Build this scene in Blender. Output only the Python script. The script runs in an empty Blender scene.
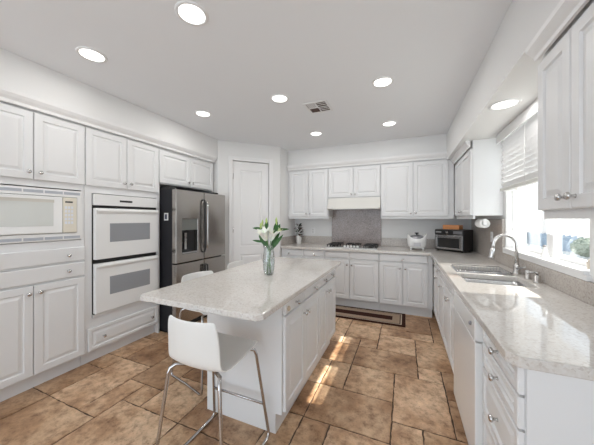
import bpy, bmesh, math, random
from mathutils import Vector, Matrix
PI = math.pi
C = bpy.context.scene.collection
S = bpy.context.scene

# ------------------------------------------------------------------ camera, world, sun, exposure
cd = bpy.data.cameras.new('camera'); cam = bpy.data.objects.new('camera', cd); C.objects.link(cam)
cam.location = (0, 0, 1.375); cam.rotation_euler = (PI/2, 0, math.radians(22.86))
cd.sensor_width = 36; cd.lens = 255/594*36; cd.shift_y = -3.7/594; cd.clip_start = .02
S.camera = cam
S.view_settings.view_transform = 'Standard'; S.view_settings.look = 'None'; S.view_settings.gamma = 1
S.view_settings.use_curve_mapping = False
S.view_settings.exposure = 0.28
S.cycles.max_bounces = 10; S.cycles.diffuse_bounces = 6; S.cycles.transparent_max_bounces = 16
w = bpy.data.worlds.new('sky'); S.world = w; w.use_nodes = True
bg = w.node_tree.nodes['Background']; bg.inputs[0].default_value = (.83, .915, 1, 1); bg.inputs[1].default_value = 2.3
sd = bpy.data.lights.new('sun', 'SUN'); sd.energy = 12; sd.angle = .009; sd.color = (1, .95, .87)
sun = bpy.data.objects.new('sun', sd); C.objects.link(sun)
sun.rotation_euler = Vector((-1.585, -.15, -1.634)).to_track_quat('-Z', 'Y').to_euler()
LAMP_W = 3.0
H = 2.60      # ceiling
XL, XW, YW = -3.31, .935, 4.52
Y0R = -2.6

# ------------------------------------------------------------------ materials
MATS = {}
def mat(name, col, rough=.5, metal=0, spec=.5, **k):
    if name in MATS: return MATS[name]
    m = bpy.data.materials.new(name); m.use_nodes = True
    b = m.node_tree.nodes['Principled BSDF']
    b.inputs['Base Color'].default_value = (*col, 1); b.inputs['Roughness'].default_value = rough
    b.inputs['Metallic'].default_value = metal; b.inputs['Specular IOR Level'].default_value = spec
    for a, v in k.items(): b.inputs[a].default_value = v
    MATS[name] = m; return m
def nodes(m): return m.node_tree.nodes, m.node_tree.links, m.node_tree.nodes['Principled BSDF']
def ramp(N, stops, interp='LINEAR'):
    r = N.new('ShaderNodeValToRGB'); r.color_ramp.interpolation = interp
    e = r.color_ramp.elements
    e[0].position, e[0].color = stops[0][0], (*stops[0][1], 1)
    e[1].position, e[1].color = stops[1][0], (*stops[1][1], 1)
    for p, c in stops[2:]:
        x = e.new(p); x.color = (*c, 1)
    return r
def noise(N, L, co, scale, detail=4, rough=.5):
    n = N.new('ShaderNodeTexNoise'); n.inputs['Scale'].default_value = scale
    n.inputs['Detail'].default_value = detail; n.inputs['Roughness'].default_value = rough
    L.new(co, n.inputs['Vector']); return n
def mix(N, L, f, a, b, mode='MIX'):
    x = N.new('ShaderNodeMix'); x.data_type = 'RGBA'; x.blend_type = mode
    for s, v in ((0, f), (6, a), (7, b)):
        if hasattr(v, 'links'): L.new(v, x.inputs[s])
        elif isinstance(v, (int, float)): x.inputs[s].default_value = v
        else: x.inputs[s].default_value = (*v, 1)
    return x.outputs[2]
def bump(N, L, h, b, strength=.2, dist=.002):
    x = N.new('ShaderNodeBump'); x.inputs['Strength'].default_value = strength; x.inputs['Distance'].default_value = dist
    L.new(h, x.inputs['Height']); L.new(x.outputs[0], b.inputs['Normal'])

white = mat('painted_cabinet', (.75, .755, .76), .38)
wallm = mat('wall_paint', (.77, .77, .765), .85, spec=.2)
ceilm = mat('ceiling_paint', (.835, .85, .87), .95, spec=.1)
for m in (wallm, ceilm):
    N, L, b = nodes(m); tc = N.new('ShaderNodeTexCoord'); n = noise(N, L, tc.outputs['Object'], 160, 3); bump(N, L, n.outputs[0], b, .08, .001)
trimw = mat('trim_paint', (.80, .80, .80), .45)
chrome = mat('chrome', (.55, .54, .54), .10, 1)
nickel = mat('brushed_nickel', (.62, .61, .60), .25, 1)
steel = mat('stainless_steel', (.43, .405, .38), .26, 1)
N, L, b = nodes(steel); tc = N.new('ShaderNodeTexCoord'); mp = N.new('ShaderNodeMapping'); mp.inputs['Scale'].default_value = (400, 400, 4)
L.new(tc.outputs['Object'], mp.inputs[0]); n = noise(N, L, mp.outputs[0], 1, 2)
rr = N.new('ShaderNodeMapRange'); rr.inputs[3].default_value = .18; rr.inputs[4].default_value = .28; L.new(n.outputs[0], rr.inputs[0]); L.new(rr.outputs[0], b.inputs['Roughness'])
steel2 = mat('sink_steel', (.48, .48, .49), .25, 1)
black = mat('black_plastic', (.012, .012, .013), .3)
dark = mat('dark_gap', (.02, .02, .02), .7)
iron = mat('cast_iron', (.015, .015, .015), .55)
fside = mat('fridge_side', (.018, .018, .022), .5, spec=.3)
enamel = mat('white_enamel', (.80, .805, .80), .12)
almond = mat('almond_enamel', (.74, .70, .60), .25)
ovglass = mat('oven_glass', (.30, .31, .33), .06)
mwglass = mat('microwave_glass', (.60, .62, .60), .06)
ventg = mat('vent_slot', (.42, .45, .50), .6)
shell = mat('white_shell', (.80, .80, .78), .32)
porcelain = mat('porcelain', (.80, .80, .78), .2)
leafm = mat('leaf', (.03, .115, .02), .4); leafd = mat('dark_leaf', (.02, .05, .025), .5)
petal = mat('petal', (.86, .86, .78), .5, **{'Subsurface Weight': .15}); budm = mat('bud', (.45, .58, .20), .5)
redleaf = mat('red_leaf', (.16, .05, .05), .5); stemm = mat('stem', (.12, .26, .06), .5)
woodo = mat('light_orange_wood', (.62, .27, .11), .5); woodd = mat('dark_wood', (.14, .06, .03), .5)
for m in (woodo, woodd):
    N, L, b = nodes(m); tc = N.new('ShaderNodeTexCoord'); mp = N.new('ShaderNodeMapping'); mp.inputs['Scale'].default_value = (3, 60, 60)
    L.new(tc.outputs['Object'], mp.inputs[0]); n = noise(N, L, mp.outputs[0], 1, 3); c = tuple(b.inputs[0].default_value[:3])
    L.new(mix(N, L, n.outputs[0], tuple(x*.7 for x in c), tuple(min(1, x*1.25) for x in c)), b.inputs[0])
paper = mat('paper_towel', (.82, .82, .80), .9)
lampm = mat('lamp_lens', (1, 1, 1), .5, **{'Emission Color': (1, .98, .95, 1), 'Emission Strength': 2.2})
rugt = mat('rug_tan', (.36, .27, .20), .95, spec=.1); rugd = mat('rug_brown', (.045, .018, .014), .95, spec=.1); rugl = mat('rug_cream', (.52, .43, .34), .95, spec=.1)
for m in (rugt, rugd, rugl):
    N, L, b = nodes(m); tc = N.new('ShaderNodeTexCoord'); n = noise(N, L, tc.outputs['Object'], 220, 2); c = tuple(b.inputs[0].default_value[:3])
    L.new(mix(N, L, n.outputs[0], tuple(x*.6 for x in c), tuple(x*1.35 for x in c)), b.inputs[0]); bump(N, L, n.outputs[0], b, .5, .003)

def granite(name, c0, c1, c2, c3, rough=.10):
    m = mat(name, c1, rough); N, L, b = nodes(m); tc = N.new('ShaderNodeTexCoord')
    big = noise(N, L, tc.outputs['Object'], 7, 4, .6)
    r1 = ramp(N, [(.35, c0), (.65, c1)]); L.new(big.outputs[0], r1.inputs[0])
    v = N.new('ShaderNodeTexVoronoi'); v.inputs['Scale'].default_value = 130; L.new(tc.outputs['Object'], v.inputs[0])
    sp = N.new('ShaderNodeSeparateColor'); L.new(v.outputs['Color'], sp.inputs[0])
    r2 = ramp(N, [(.0, c3), (.10, c2), (.22, c0), (.55, c1)], 'CONSTANT'); L.new(sp.outputs[0], r2.inputs[0])
    n2 = noise(N, L, tc.outputs['Object'], 60, 4, .7)
    r3 = ramp(N, [(.40, (0, 0, 0)), (.62, (1, 1, 1))]); L.new(n2.outputs[0], r3.inputs[0])
    o1 = mix(N, L, .42, r1.outputs[0], r2.outputs[0])
    o2 = mix(N, L, r3.outputs[0], o1, mix(N, L, .3, o1, c2))
    L.new(o2, b.inputs[0]); return m
gran = granite('granite_counter', (.63, .605, .57), (.70, .68, .655), (.55, .49, .44), (.38, .32, .28), .035)
gran2 = granite('granite_splash_shaded', (.47, .43, .395), (.56, .52, .48), (.36, .31, .28), (.22, .18, .16), .2)  # counter granite in darker tones, backsplash shadow put into the colour
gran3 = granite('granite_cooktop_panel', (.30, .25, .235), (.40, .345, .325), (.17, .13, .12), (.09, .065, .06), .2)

trav = mat('travertine', (.4, .25, .15), .42); N, L, b = nodes(trav)
tc = N.new('ShaderNodeTexCoord'); at = N.new('ShaderNodeAttribute'); at.attribute_name = 'tile'; sp = N.new('ShaderNodeSeparateColor'); L.new(at.outputs['Color'], sp.inputs[0])
off = N.new('ShaderNodeCombineXYZ'); m1 = N.new('ShaderNodeMath'); m1.operation = 'MULTIPLY'; m1.inputs[1].default_value = 37; L.new(sp.outputs[1], m1.inputs[0]); L.new(m1.outputs[0], off.inputs[2])
va = N.new('ShaderNodeVectorMath'); L.new(tc.outputs['Object'], va.inputs[0]); L.new(off.outputs[0], va.inputs[1])
n1 = noise(N, L, va.outputs[0], 3.2, 6, .62); n2 = noise(N, L, va.outputs[0], 17, 6, .7); n3 = noise(N, L, va.outputs[0], 75, 3, .6)
r1 = ramp(N, [(.28, (.26, .14, .07)), (.43, (.47, .295, .175)), (.57, (.65, .46, .305)), (.75, (.76, .59, .42))]); L.new(n1.outputs[0], r1.inputs[0])
r2 = ramp(N, [(.32, (.36, .27, .20)), (.50, (.95, .93, .90)), (.72, (1.28, 1.27, 1.24))]); L.new(n2.outputs[0], r2.inputs[0])
r3 = ramp(N, [(.31, (.42, .32, .26)), (.40, (1, 1, 1))]); L.new(n3.outputs[0], r3.inputs[0])
rt = ramp(N, [(0, (.58, .50, .44)), (.5, (.96, .94, .91)), (1, (1.20, 1.22, 1.26))]); L.new(sp.outputs[0], rt.inputs[0])
c = mix(N, L, .8, r1.outputs[0], r2.outputs[0], 'MULTIPLY'); c = mix(N, L, .6, c, r3.outputs[0], 'MULTIPLY'); c = mix(N, L, 1, c, rt.outputs[0], 'MULTIPLY')
L.new(c, b.inputs[0]); bump(N, L, n3.outputs[0], b, .35, .003)
grout = mat('grout', (.10, .065, .045), .95)

def glassmix(name, tint, gloss=.12, rough=0.0):
    m = bpy.data.materials.new(name); m.use_nodes = True; N = m.node_tree.nodes; L = m.node_tree.links
    N.remove(N['Principled BSDF']); o = N['Material Output']
    t = N.new('ShaderNodeBsdfTransparent'); t.inputs[0].default_value = (*tint, 1)
    g = N.new('ShaderNodeBsdfGlossy'); g.inputs['Roughness'].default_value = rough
    f = N.new('ShaderNodeLayerWeight'); f.inputs[0].default_value = .5
    p = N.new('ShaderNodeMath'); p.operation = 'POWER'; p.inputs[1].default_value = 4; L.new(f.outputs['Facing'], p.inputs[0])
    a = N.new('ShaderNodeMath'); a.operation = 'MULTIPLY_ADD'; a.inputs[1].default_value = .8; a.inputs[2].default_value = .03+gloss*.2; L.new(p.outputs[0], a.inputs[0])
    x = N.new('ShaderNodeMixShader'); L.new(a.outputs[0], x.inputs[0]); L.new(t.outputs[0], x.inputs[1]); L.new(g.outputs[0], x.inputs[2]); L.new(x.outputs[0], o.inputs[0])
    return m
pane = glassmix('window_glass', (.97, .98, .98)); vaseg = glassmix('vase_glass', (.93, .95, .95), .3)
sheer = bpy.data.materials.new('sheer_fabric'); sheer.use_nodes = True; N = sheer.node_tree.nodes; L = sheer.node_tree.links
N.remove(N['Principled BSDF']); o = N['Material Output']
t = N.new('ShaderNodeBsdfTransparent'); d = N.new('ShaderNodeBsdfDiffuse'); d.inputs[0].default_value = (.9, .9, .9, 1); tr = N.new('ShaderNodeBsdfTranslucent'); tr.inputs[0].default_value = (.9, .9, .9, 1)
x1 = N.new('ShaderNodeMixShader'); x1.inputs[0].default_value = .28; L.new(d.outputs[0], x1.inputs[1]); L.new(tr.outputs[0], x1.inputs[2])
x2 = N.new('ShaderNodeMixShader'); x2.inputs[0].default_value = .74; L.new(t.outputs[0], x2.inputs[1]); L.new(x1.outputs[0], x2.inputs[2]); L.new(x2.outputs[0], o.inputs[0])
tc = N.new('ShaderNodeTexCoord'); mp = N.new('ShaderNodeMapping'); mp.inputs['Scale'].default_value = (0, 9, 9); L.new(tc.outputs['Object'], mp.inputs[0])
vo = N.new('ShaderNodeTexVoronoi'); vo.inputs['Scale'].default_value = 1; vo.inputs['Randomness'].default_value = .55; L.new(mp.outputs[0], vo.inputs[0])
dt = ramp(N, [(.0, (.25, .25, .27)), (.055, (.92, .92, .92))], 'CONSTANT'); L.new(vo.outputs['Distance'], dt.inputs[0]); L.new(dt.outputs[0], d.inputs[0]); L.new(dt.outputs[0], tr.inputs[0])

# ------------------------------------------------------------------ mesh helpers
class MB:
    def __init__(s): s.b = bmesh.new(); s.mi = 0
    def mark(s, fs):
        for f in fs: f.material_index = s.mi
    def box(s, x0, x1, y0, y1, z0, z1, M=None, bev=0):
        vs = [s.b.verts.new((x, y, z)) for x in (x0, x1) for y in (y0, y1) for z in (z0, z1)]
        q = [(0, 1, 3, 2), (4, 6, 7, 5), (0, 4, 5, 1), (2, 3, 7, 6), (0, 2, 6, 4), (1, 5, 7, 3)]
        fs = [s.b.faces.new([vs[i] for i in f]) for f in q]; s.mark(fs)
        if M: bmesh.ops.transform(s.b, matrix=M, verts=vs)
        if bev:
            es = list({e for f in fs for e in f.edges})
            r = bmesh.ops.bevel(s.b, geom=es, offset=bev, segments=2, affect='EDGES', profile=.5); s.mark(r['faces'])
        return s
    def loops(s, ls, close=True, cap0=False, cap1=False, smooth=False):
        rs = [[s.b.verts.new(p) for p in l] for l in ls]; fs = []
        n = len(rs[0])
        for a, c in zip(rs, rs[1:]):
            for i in range(n if close else n-1):
                j = (i+1) % n
                try: fs.append(s.b.faces.new((a[i], a[j], c[j], c[i])))
                except ValueError: pass
        for f in fs: f.smooth = smooth
        if cap0: fs.append(s.b.faces.new(rs[0][::-1]))
        if cap1: fs.append(s.b.faces.new(rs[-1]))
        s.mark(fs); return s
    def lathe(s, prof, o=(0, 0, 0), n=20, M=None, cap=True):
        ls = []
        for r, z in prof:
            l = [Vector((r*math.cos(2*PI*i/n), r*math.sin(2*PI*i/n), z)) for i in range(n)]
            if M: l = [M @ p for p in l]
            ls.append([p+Vector(o) for p in l])
        return s.loops(ls, True, cap, cap, True)
    def tube(s, pts, r, n=10, rad=None):
        pts = [Vector(p) for p in pts]; ls = []; up = None
        for i, p in enumerate(pts):
            t = ((pts[min(i+1, len(pts)-1)]-p).normalized() + (p-pts[max(i-1, 0)]).normalized()).normalized()
            if up is None:
                up = t.cross(Vector((0, 0, 1)))
                if up.length < .1: up = t.cross(Vector((1, 0, 0)))
            up = (up - t*up.dot(t)).normalized(); v = t.cross(up); q = rad[i] if rad else r
            ls.append([p + (up*math.cos(2*PI*k/n)+v*math.sin(2*PI*k/n))*q for k in range(n)])
        return s.loops(ls, True, True, True, True)
    def plate(s, xs, ys, keep, z0, z1, move=None, axis='z'):
        """cells of a grid extruded z0..z1, sharing vertices; axis x: grid is (y,z) and thickness along x"""
        V = {}
        def P(i, j, k):
            q = (i, j, k)
            if q not in V:
                a, c, t = xs[i], ys[j], (z0, z1)[k]
                if move and (i, j) in move: a, c = move[(i, j)]
                V[q] = s.b.verts.new({'z': (a, c, t), 'x': (t, a, c), 'y': (a, t, c)}[axis])
            return V[q]
        fs = []; K = lambda i, j: 0 <= i < len(xs)-1 and 0 <= j < len(ys)-1 and keep(i, j)
        for i in range(len(xs)-1):
            for j in range(len(ys)-1):
                if not K(i, j): continue
                fs.append(s.b.faces.new((P(i, j, 1), P(i+1, j, 1), P(i+1, j+1, 1), P(i, j+1, 1))))
                fs.append(s.b.faces.new((P(i, j, 0), P(i, j+1, 0), P(i+1, j+1, 0), P(i+1, j, 0))))
                for (di, dj, a, c) in ((-1, 0, (i, j+1), (i, j)), (1, 0, (i+1, j), (i+1, j+1)), (0, -1, (i, j), (i+1, j)), (0, 1, (i+1, j+1), (i, j+1))):
                    if not K(i+di, j+dj): fs.append(s.b.faces.new((P(*a, 0), P(*c, 0), P(*c, 1), P(*a, 1))))
        s.mark(fs); return s
    def obj(s, name, mats, parent=None, loc=(0, 0, 0), rz=0, recalc=True, bevel=0):
        if recalc: bmesh.ops.recalc_face_normals(s.b, faces=s.b.faces[:])
        me = bpy.data.meshes.new(name); s.b.to_mesh(me); s.b.free()
        for m in (mats if isinstance(mats, (list, tuple)) else [mats]): me.materials.append(m)
        o = bpy.data.objects.new(name, me); C.objects.link(o); o.location = loc; o.rotation_euler = (0, 0, rz)
        if parent: o.parent = parent
        if bevel:
            md = o.modifiers.new('bevel', 'BEVEL'); md.width = bevel; md.segments = 2; md.limit_method = 'ANGLE'; md.angle_limit = .7
        return o
def thing(name, label, cat, loc=(0, 0, 0), rz=0, group=None):
    o = bpy.data.objects.new(name, None); C.objects.link(o); o.location = loc; o.rotation_euler = (0, 0, rz)
    o.empty_display_size = .05
    return tag(o, label, cat, group)
def tag(o, label, cat, group=None):
    o['label'] = label; o['category'] = cat
    if group: o['group'] = group
    return o
def struct(o): o['kind'] = 'structure'; return o
def copy_tree(o, parent=None):
    c = o.copy(); C.objects.link(c)
    if parent: c.parent = parent
    for ch in list(o.children): copy_tree(ch, c)
    return c

# ------------------------------------------------------------------ room
# floor: travertine laid in a modular pattern (module about 19 cm)
MX, MY, OX, OY = .19, .192, .30, 1.85
random.seed(5)
occ = set(); tiles = []
I0, I1, J0, J1 = -19, 4, -24, 14
def put(i0, j0, i1, j1, sh=None):
    cells = [(i, j) for i in range(i0, i1) for j in range(j0, j1)]
    if any(c in occ for c in cells): return False
    occ.update(cells); tiles.append((i0, j0, i1, j1, random.random() if sh is None else sh)); return True
for t in [(-2, 0, 0, 3, .85), (-1, 3, 0, 4, .8), (-4, 3, -1, 5, .35), (-4, 5, -3, 6, .6), (-3, 5, -1, 7, .75), (-1, 4, 1, 7, .6), (-3, 7, 0, 8, .7), (-5, 6, -3, 8, .6),
          (-4, 1, -2, 3, .6), (-5, -1, -2, 1, .3), (-2, -2, -1, 0, .7), (-1, -3, 1, 0, .5), (0, 0, 1, 2, .2), (0, 2, 1, 4, .3), (-5, 1, -4, 3, .5), (-6, 3, -4, 5, .3), (0, 7, 2, 9, .35),
          (-15, -4, -13, -1, .8), (-13, -4, -12, -2, .75), (-12, -3, -11, -2, .6), (-12, -7, -9, -3, .7), (-15, -7, -12, -4, .45), (-13, -2, -11, 0, .25), (-11, -3, -9, -1, .6), (-17, -4, -15, -2, .2), (-17, -6, -15, -4, .2), (-15, -1, -13, 1, .1)]: put(*t)
for j in range(J0, J1):
    for i in range(I0, I1):
        if (i, j) in occ: continue
        for (a, c) in random.sample([(3, 2), (2, 3), (2, 2), (3, 3), (2, 1), (1, 2)], 6)+[(1, 1)]:
            if i+a <= I1 and j+c <= J1 and put(i, j, i+a, j+c): break
struct(MB().box(XL-.2, XW+.2, Y0R, YW+.2, -.12, -.006).obj('floor', grout))
fb = bmesh.new(); lay = fb.loops.layers.float_color.new('tile')
for (i0, j0, i1, j1, sh) in tiles:
    x0, x1, y0, y1 = OX+i0*MX, OX+i1*MX, OY+j0*MY, OY+j1*MY
    x0, x1, y0, y1 = max(x0, XL-.1), min(x1, XW+.1), max(y0, Y0R), min(y1, YW+.1)
    if x1-x0 < .02 or y1-y0 < .02: continue
    g = .0045; q = random.random(); rings = []
    for (ins, z) in ((g, -.006), (g+.0005, -.002), (g+.006, 0)):
        ring = []
        xa, xb, ya, yb = x0+ins, x1-ins, y0+ins, y1-ins
        nx, ny = max(2, int((x1-x0)/.03)), max(2, int((y1-y0)/.03)); rd = random.Random(hash((i0, j0)) & 999)
        jt = lambda: rd.uniform(-.0032, .0032)
        ring += [(xa+(xb-xa)*k/nx, ya+jt(), z) for k in range(nx)] + [(xb+jt(), ya+(yb-ya)*k/ny, z) for k in range(ny)]
        ring += [(xb-(xb-xa)*k/nx, yb+jt(), z) for k in range(nx)] + [(xa+jt(), yb-(yb-ya)*k/ny, z) for k in range(ny)]
        rings.append([fb.verts.new(p) for p in ring])
    fs = []
    for a, c in zip(rings, rings[1:]):
        for k in range(len(a)): fs.append(fb.faces.new((a[k], a[(k+1) % len(a)], c[(k+1) % len(a)], c[k])))
    fs.append(fb.faces.new(rings[-1]))
    for f in fs:
        for l in f.loops: l[lay] = (sh, q, 0, 1)
me = bpy.data.meshes.new('floor_tiles'); fb.to_mesh(me); fb.free(); me.materials.append(trav)
ft = bpy.data.objects.new('floor_travertine', me); C.objects.link(ft); struct(ft)

struct(MB().box(XL-.2, XW+.2, Y0R, YW+.2, H, H+.12).obj('ceiling', ceilm))
struct(MB().box(XL-.15, XL, Y0R, YW+.15, 0, H).obj('wall_left', wallm))
struct(MB().box(XL, XW, YW, YW+.15, 0, H).obj('wall_back', wallm))
WY0, WY1, WZ0, WZ1 = 1.91, 3.16, 1.065, 2.215
struct(MB().plate([Y0R, WY0, WY1, YW+.15], [0, WZ0, WZ1, H], lambda i, j: not (i == 1 and j == 1), XW, XW+.16, axis='x').obj('wall_right', wallm))
# dropped soffits above the cabinet runs
struct(MB().box(XL, -2.665, Y0R, 3.16, 2.33, H).obj('trim_1', wallm))
struct(MB().box(-1.95, .557, 4.21, YW, 2.33, H).obj('trim_2', wallm))
struct(MB().box(.557, XW, Y0R, YW, 2.215, H).obj('trim_3', wallm))
# pantry: short wall beside fridge, diagonal wall with door, return to the back wall
A = Vector((-2.665, 3.165, 0)); DL = 1.012
struct(MB().box(XL, -2.665, 3.165, 3.265, 0, H).obj('wall_pantry', wallm))
struct(MB().box(-2.05, -1.95, 3.90, YW, 0, H).obj('wall_return', wallm))
dw0, dw1, dh = .225, .815, 2.30
dg = MB().plate([0, dw0, dw1, DL], [0, dh, H], lambda i, j: not (i == 1 and j == 0), 0, .10, axis='y').obj('wall_diagonal', wallm, loc=A, rz=PI/4); struct(dg)
d = struct(MB().box(dw0-.065, dw0, -.018, 0, 0, dh+.065, bev=.004).box(dw1, dw1+.065, -.018, 0, 0, dh+.065, bev=.004).box(dw0, dw1, -.018, 0, dh, dh+.065, bev=.004).obj('trim_4', trimw, loc=A, rz=PI/4))
def panel(m, x0, x1, z0, z1, y, t=.004, ins=.0):
    """raised field: groove then panel, drawn outward along -y"""
    def R(k, yy): return [(x0+k, yy, z0+k), (x1-k, yy, z0+k), (x1-k, yy, z1-k), (x0+k, yy, z1-k)]
    m.loops([R(0, y), R(.007, y+.008), R(.016, y+.008), R(.040, y-.002)], cap1=True)
dm = MB(); a, c = dw0+.006, dw1-.006; hh = dh-.008
dm.plate([a, a+.11, c-.11, c], [.01, .22, .80, .93, hh-.13, hh], lambda i, j: not (i == 1 and j in (1, 3)), .012, .045, axis='y')
panel(dm, a+.11, c-.11, .22, .80, .012); panel(dm, a+.11, c-.11, .93, hh-.13, .012)
dr = struct(dm.obj('door_1', trimw, loc=A, rz=PI/4))
for z in (.25, 1.2, 2.05): MB().tube([(dw0+.004, .004, z-.045), (dw0+.004, .004, z+.045)], .007, 8).obj('hinge', nickel, dr)
hn = MB().lathe([(.026, 0), (.026, .006), (.010, .010), (.009, .035), (.024, .045), (.028, .060), (.018, .074), (.004, .077)], (0, 0, 0), 18, Matrix.Rotation(PI/2, 4, 'X'))
hn.obj('door_handle', nickel, dr, (c-.06, .012, .98))
struct(MB().box(0, dw0-.065, -.014, 0, 0, .12).box(dw1+.065, DL, -.014, 0, 0, .12).obj('baseboard_pantry', trimw, loc=A, rz=PI/4))

# window, sill, outside
win = struct(MB().plate([WY0, WY0+.045, 2.475, 2.575, WY1-.045, WY1], [WZ0, WZ0+.05, 2.165, WZ1], lambda i, j: not (i in (1, 3) and j == 1), XW+.08, XW+.13, axis='x').obj('window_1', trimw, bevel=.004))
MB().box(XW+.100, XW+.104, WY0+.04, 2.485, WZ0+.045, 2.17).obj('pane', pane, win)
MB().box(XW+.108, XW+.112, 2.565, WY1-.04, WZ0+.045, 2.17).obj('pane', pane, win)
struct(MB().box(XW-.028, XW+.08, WY0, WY1, WZ0-.0, WZ0+.022, bev=.004).obj('trim_5', trimw))
struct(MB().box(XW-.022, XW, WY0-.02, WY1+.02, WZ0-.03, WZ0, bev=.002).obj('trim_6', trimw))

ext = mat('stucco_outside', (.55, .56, .58), .9); roofm = mat('roof_outside', (.30, .33, .38), .8); fence = mat('fence_outside', (.27, .33, .40), .8); grd = mat('patio_outside', (.50, .50, .48), .9); bush = mat('bush_outside', (.22, .25, .20), .9)
struct(MB().box(XW+.2, 40, -20, 40, -.3, -.15).obj('ground', grd))
f = thing('fence', 'blue grey board fence outside beyond the sink window', 'fence', (7.0, 17, -.15))
fm = MB()
for k in range(90): fm.box(-.015, .015, -7+k*.16, -7+k*.16+.15, 0, 1.08)
fm.obj('board_panel', fence, f)
for y in (-6, -3, 0, 3, 6): MB().box(-.09, -.016, y-.05, y+.05, 0, 1.16).obj('post', fence, f)
h = thing('neighbour_house', 'pale house with slate roof outside past the fence', 'house', (12, 32, -.15))
MB().plate([-4, -2.5, -1, 1.2, 2.6, 5], [0, .6, 1.15, 1.55], lambda i, j: not (i in (1, 3) and j == 1), 0, 4, axis='x').obj('wall', ext, h)
for y in (-1.75, 1.9): MB().box(.05, .08, y-.75, y+.75, .6, 1.15).obj('window_pane', mat('dark_pane', (.10, .14, .2), .1), h)
MB().loops([[(-.3, -4.3, 1.55), (-.3, 5.3, 1.55)], [(2, -4.3, 2.3), (2, 5.3, 2.3)], [(4.3, -4.3, 1.55), (4.3, 5.3, 1.55)]], close=False).loops([[(-.3, -4.3, 1.5), (-.3, 5.3, 1.5)], [(4.3, -4.3, 1.5), (4.3, 5.3, 1.5)]], close=False).obj('roof', roofm, h)
random.seed(2)
for (bx_, by_, r, lb) in ((6.3, 13.0, .42, 'round green shrub outside at the right pane of the window'), (6.3, 19.5, .33, 'low green shrub outside near the fence, left of the mullion')):
    t = bmesh.new(); bmesh.ops.create_icosphere(t, subdivisions=4, radius=r)
    for v in t.verts: v.co *= 1+random.uniform(-.12, .12); v.co.z = v.co.z*.85
    m = MB(); m.b.free(); m.b = t; tag(m.obj('shrub', bush, None, (bx_, by_, .32)), lb, 'shrub')

# blind: valance, slats and bottom rail
bl = thing('window_blind', 'white slatted blind half lowered over the sink window', 'blind', (XW-.040, (WY0+WY1)/2, 0))
MB().box(-.046, -.036, -.625, .60, 2.120, 2.212, bev=.003).obj('valance', trimw, bl)
MB().box(-.03, .036, -.60, .59, 2.16, 2.212).obj('head_rail', trimw, bl)
sm = MB()
z = 1.70
while z < 2.15:
    M = Matrix.Translation((0, 0, z)) @ Matrix.Rotation(math.radians(58), 4, 'Y')
    sm.box(-.026, .026, -.60, .58, -.0018, .0018, M); z += .0445
sm.obj('slats', trimw, bl)
MB().box(-.024, .024, -.60, .58, 1.645, 1.672, bev=.004).obj('bottom_rail', mat('blind_rail', (.55, .55, .52), .5), bl)
for y in (-.5, 0, .5): MB().tube([(-.029, y, 1.66), (-.029, y, 2.16)], .0015, 5).obj('ladder_cord', trimw, bl)
# sheers
def sheer_mesh(y0, y1, z0, z1, amp, waves, flare=0):
    m = MB(); ls = []
    for k in range(13):
        t = k/12; zz = z1+(z0-z1)*t; l = []
        for i in range(97):
            s_ = i/96; y = y0+(y1-y0)*s_ + flare*t*(s_-.0)
            l.append((amp*(.5+.5*t)*math.sin(s_*waves*2*PI+.6*math.sin(5*s_)), y, zz+.006*math.sin(s_*waves*2*PI)*t))
        ls.append(l)
    return m.loops(ls, close=False, smooth=True)
for (nm, y0, y1, z0, lb) in (('sheer_curtain', WY0+.02, 2.90, 1.265, 'sheer white cafe curtain hanging across the right of the sink window'), ('sheer_curtain', 2.91, WY1-.02, 1.10, 'narrow gathered sheer curtain reaching the sill at the far side of window')):
    t = thing(nm, lb, 'curtain', (XW+.045, 0, 0), 0, 'sheer window curtains')
    sheer_mesh(y0, y1, z0, 1.648, .008, (y1-y0)*16).obj('fabric', sheer, t)
tag(MB().tube([(XW+.045, WY0+.002, 1.648), (XW+.045, WY1-.002, 1.648)], .005, 8).obj('curtain_rod', trimw), 'thin white rod carrying the sheer curtains in the window', 'curtain rod')

# ------------------------------------------------------------------ cabinet builder (local: x width, -y front, z up)
def door_bm(W, Hh, t=.02, fr=.052):
    m = MB()
    def R(k, y): return [(k, y, k), (W-k, y, k), (W-k, y, Hh-k), (k, y, Hh-k)]
    fr = min(fr, Hh*.28, W*.28)
    m.loops([R(0, 0), R(0, -t+.004), R(.004, -t), R(fr, -t), R(fr+.006, -t+.009), R(fr+.014, -t+.009), R(fr+.036 if Hh > .16 else fr+.022, -t+.001)], cap0=True, cap1=True)
    return m
def flat_bm(W, Hh, t=.02):
    def R(k, y): return [(k, y, k), (W-k, y, k), (W-k, y, Hh-k), (k, y, Hh-k)]
    return MB().loops([R(0, 0), R(0, -t+.006), R(.003, -t+.002), R(.008, -t)], cap0=True, cap1=True)
def knob_bm():
    return MB().lathe([(.008, 0), (.0065, .004), (.0055, .013), (.009, .016), (.0145, .020), (.0155, .025), (.012, .030), (.004, .032)], (0, 0, 0), 14, Matrix.Rotation(PI/2, 4, 'X'))
KM = None
def knob(parent, x, z, t=.02):
    global KM
    if KM is None:
        k = knob_bm().obj('knob', nickel, parent, (x, -t, z)); KM = k.data; return k
    k = bpy.data.objects.new('knob', KM); C.objects.link(k); k.parent = parent; k.location = (x, -t, z); return k
def put_door(root, x0, x1, z0, z1, kx=None, kz=None, kind='door', g=.0025, mt=None, flat=None):
    if flat is None: flat = kind == 'drawer' and z1-z0 < .14
    W, Hh = x1-x0-2*g, z1-z0-2*g
    fr = .052 if kind == 'door' else .028
    o = (flat_bm(W, Hh) if flat else door_bm(W, Hh, fr=fr)).obj(kind, mt or white, root, (x0+g, -.001, z0+g))
    if kx is not None:
        for q in (kx if isinstance(kx, (list, tuple)) else [kx]): knob(o, q-x0-g, (kz if kz is not None else (z0+z1)/2)-z0-g)
    return o
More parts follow.
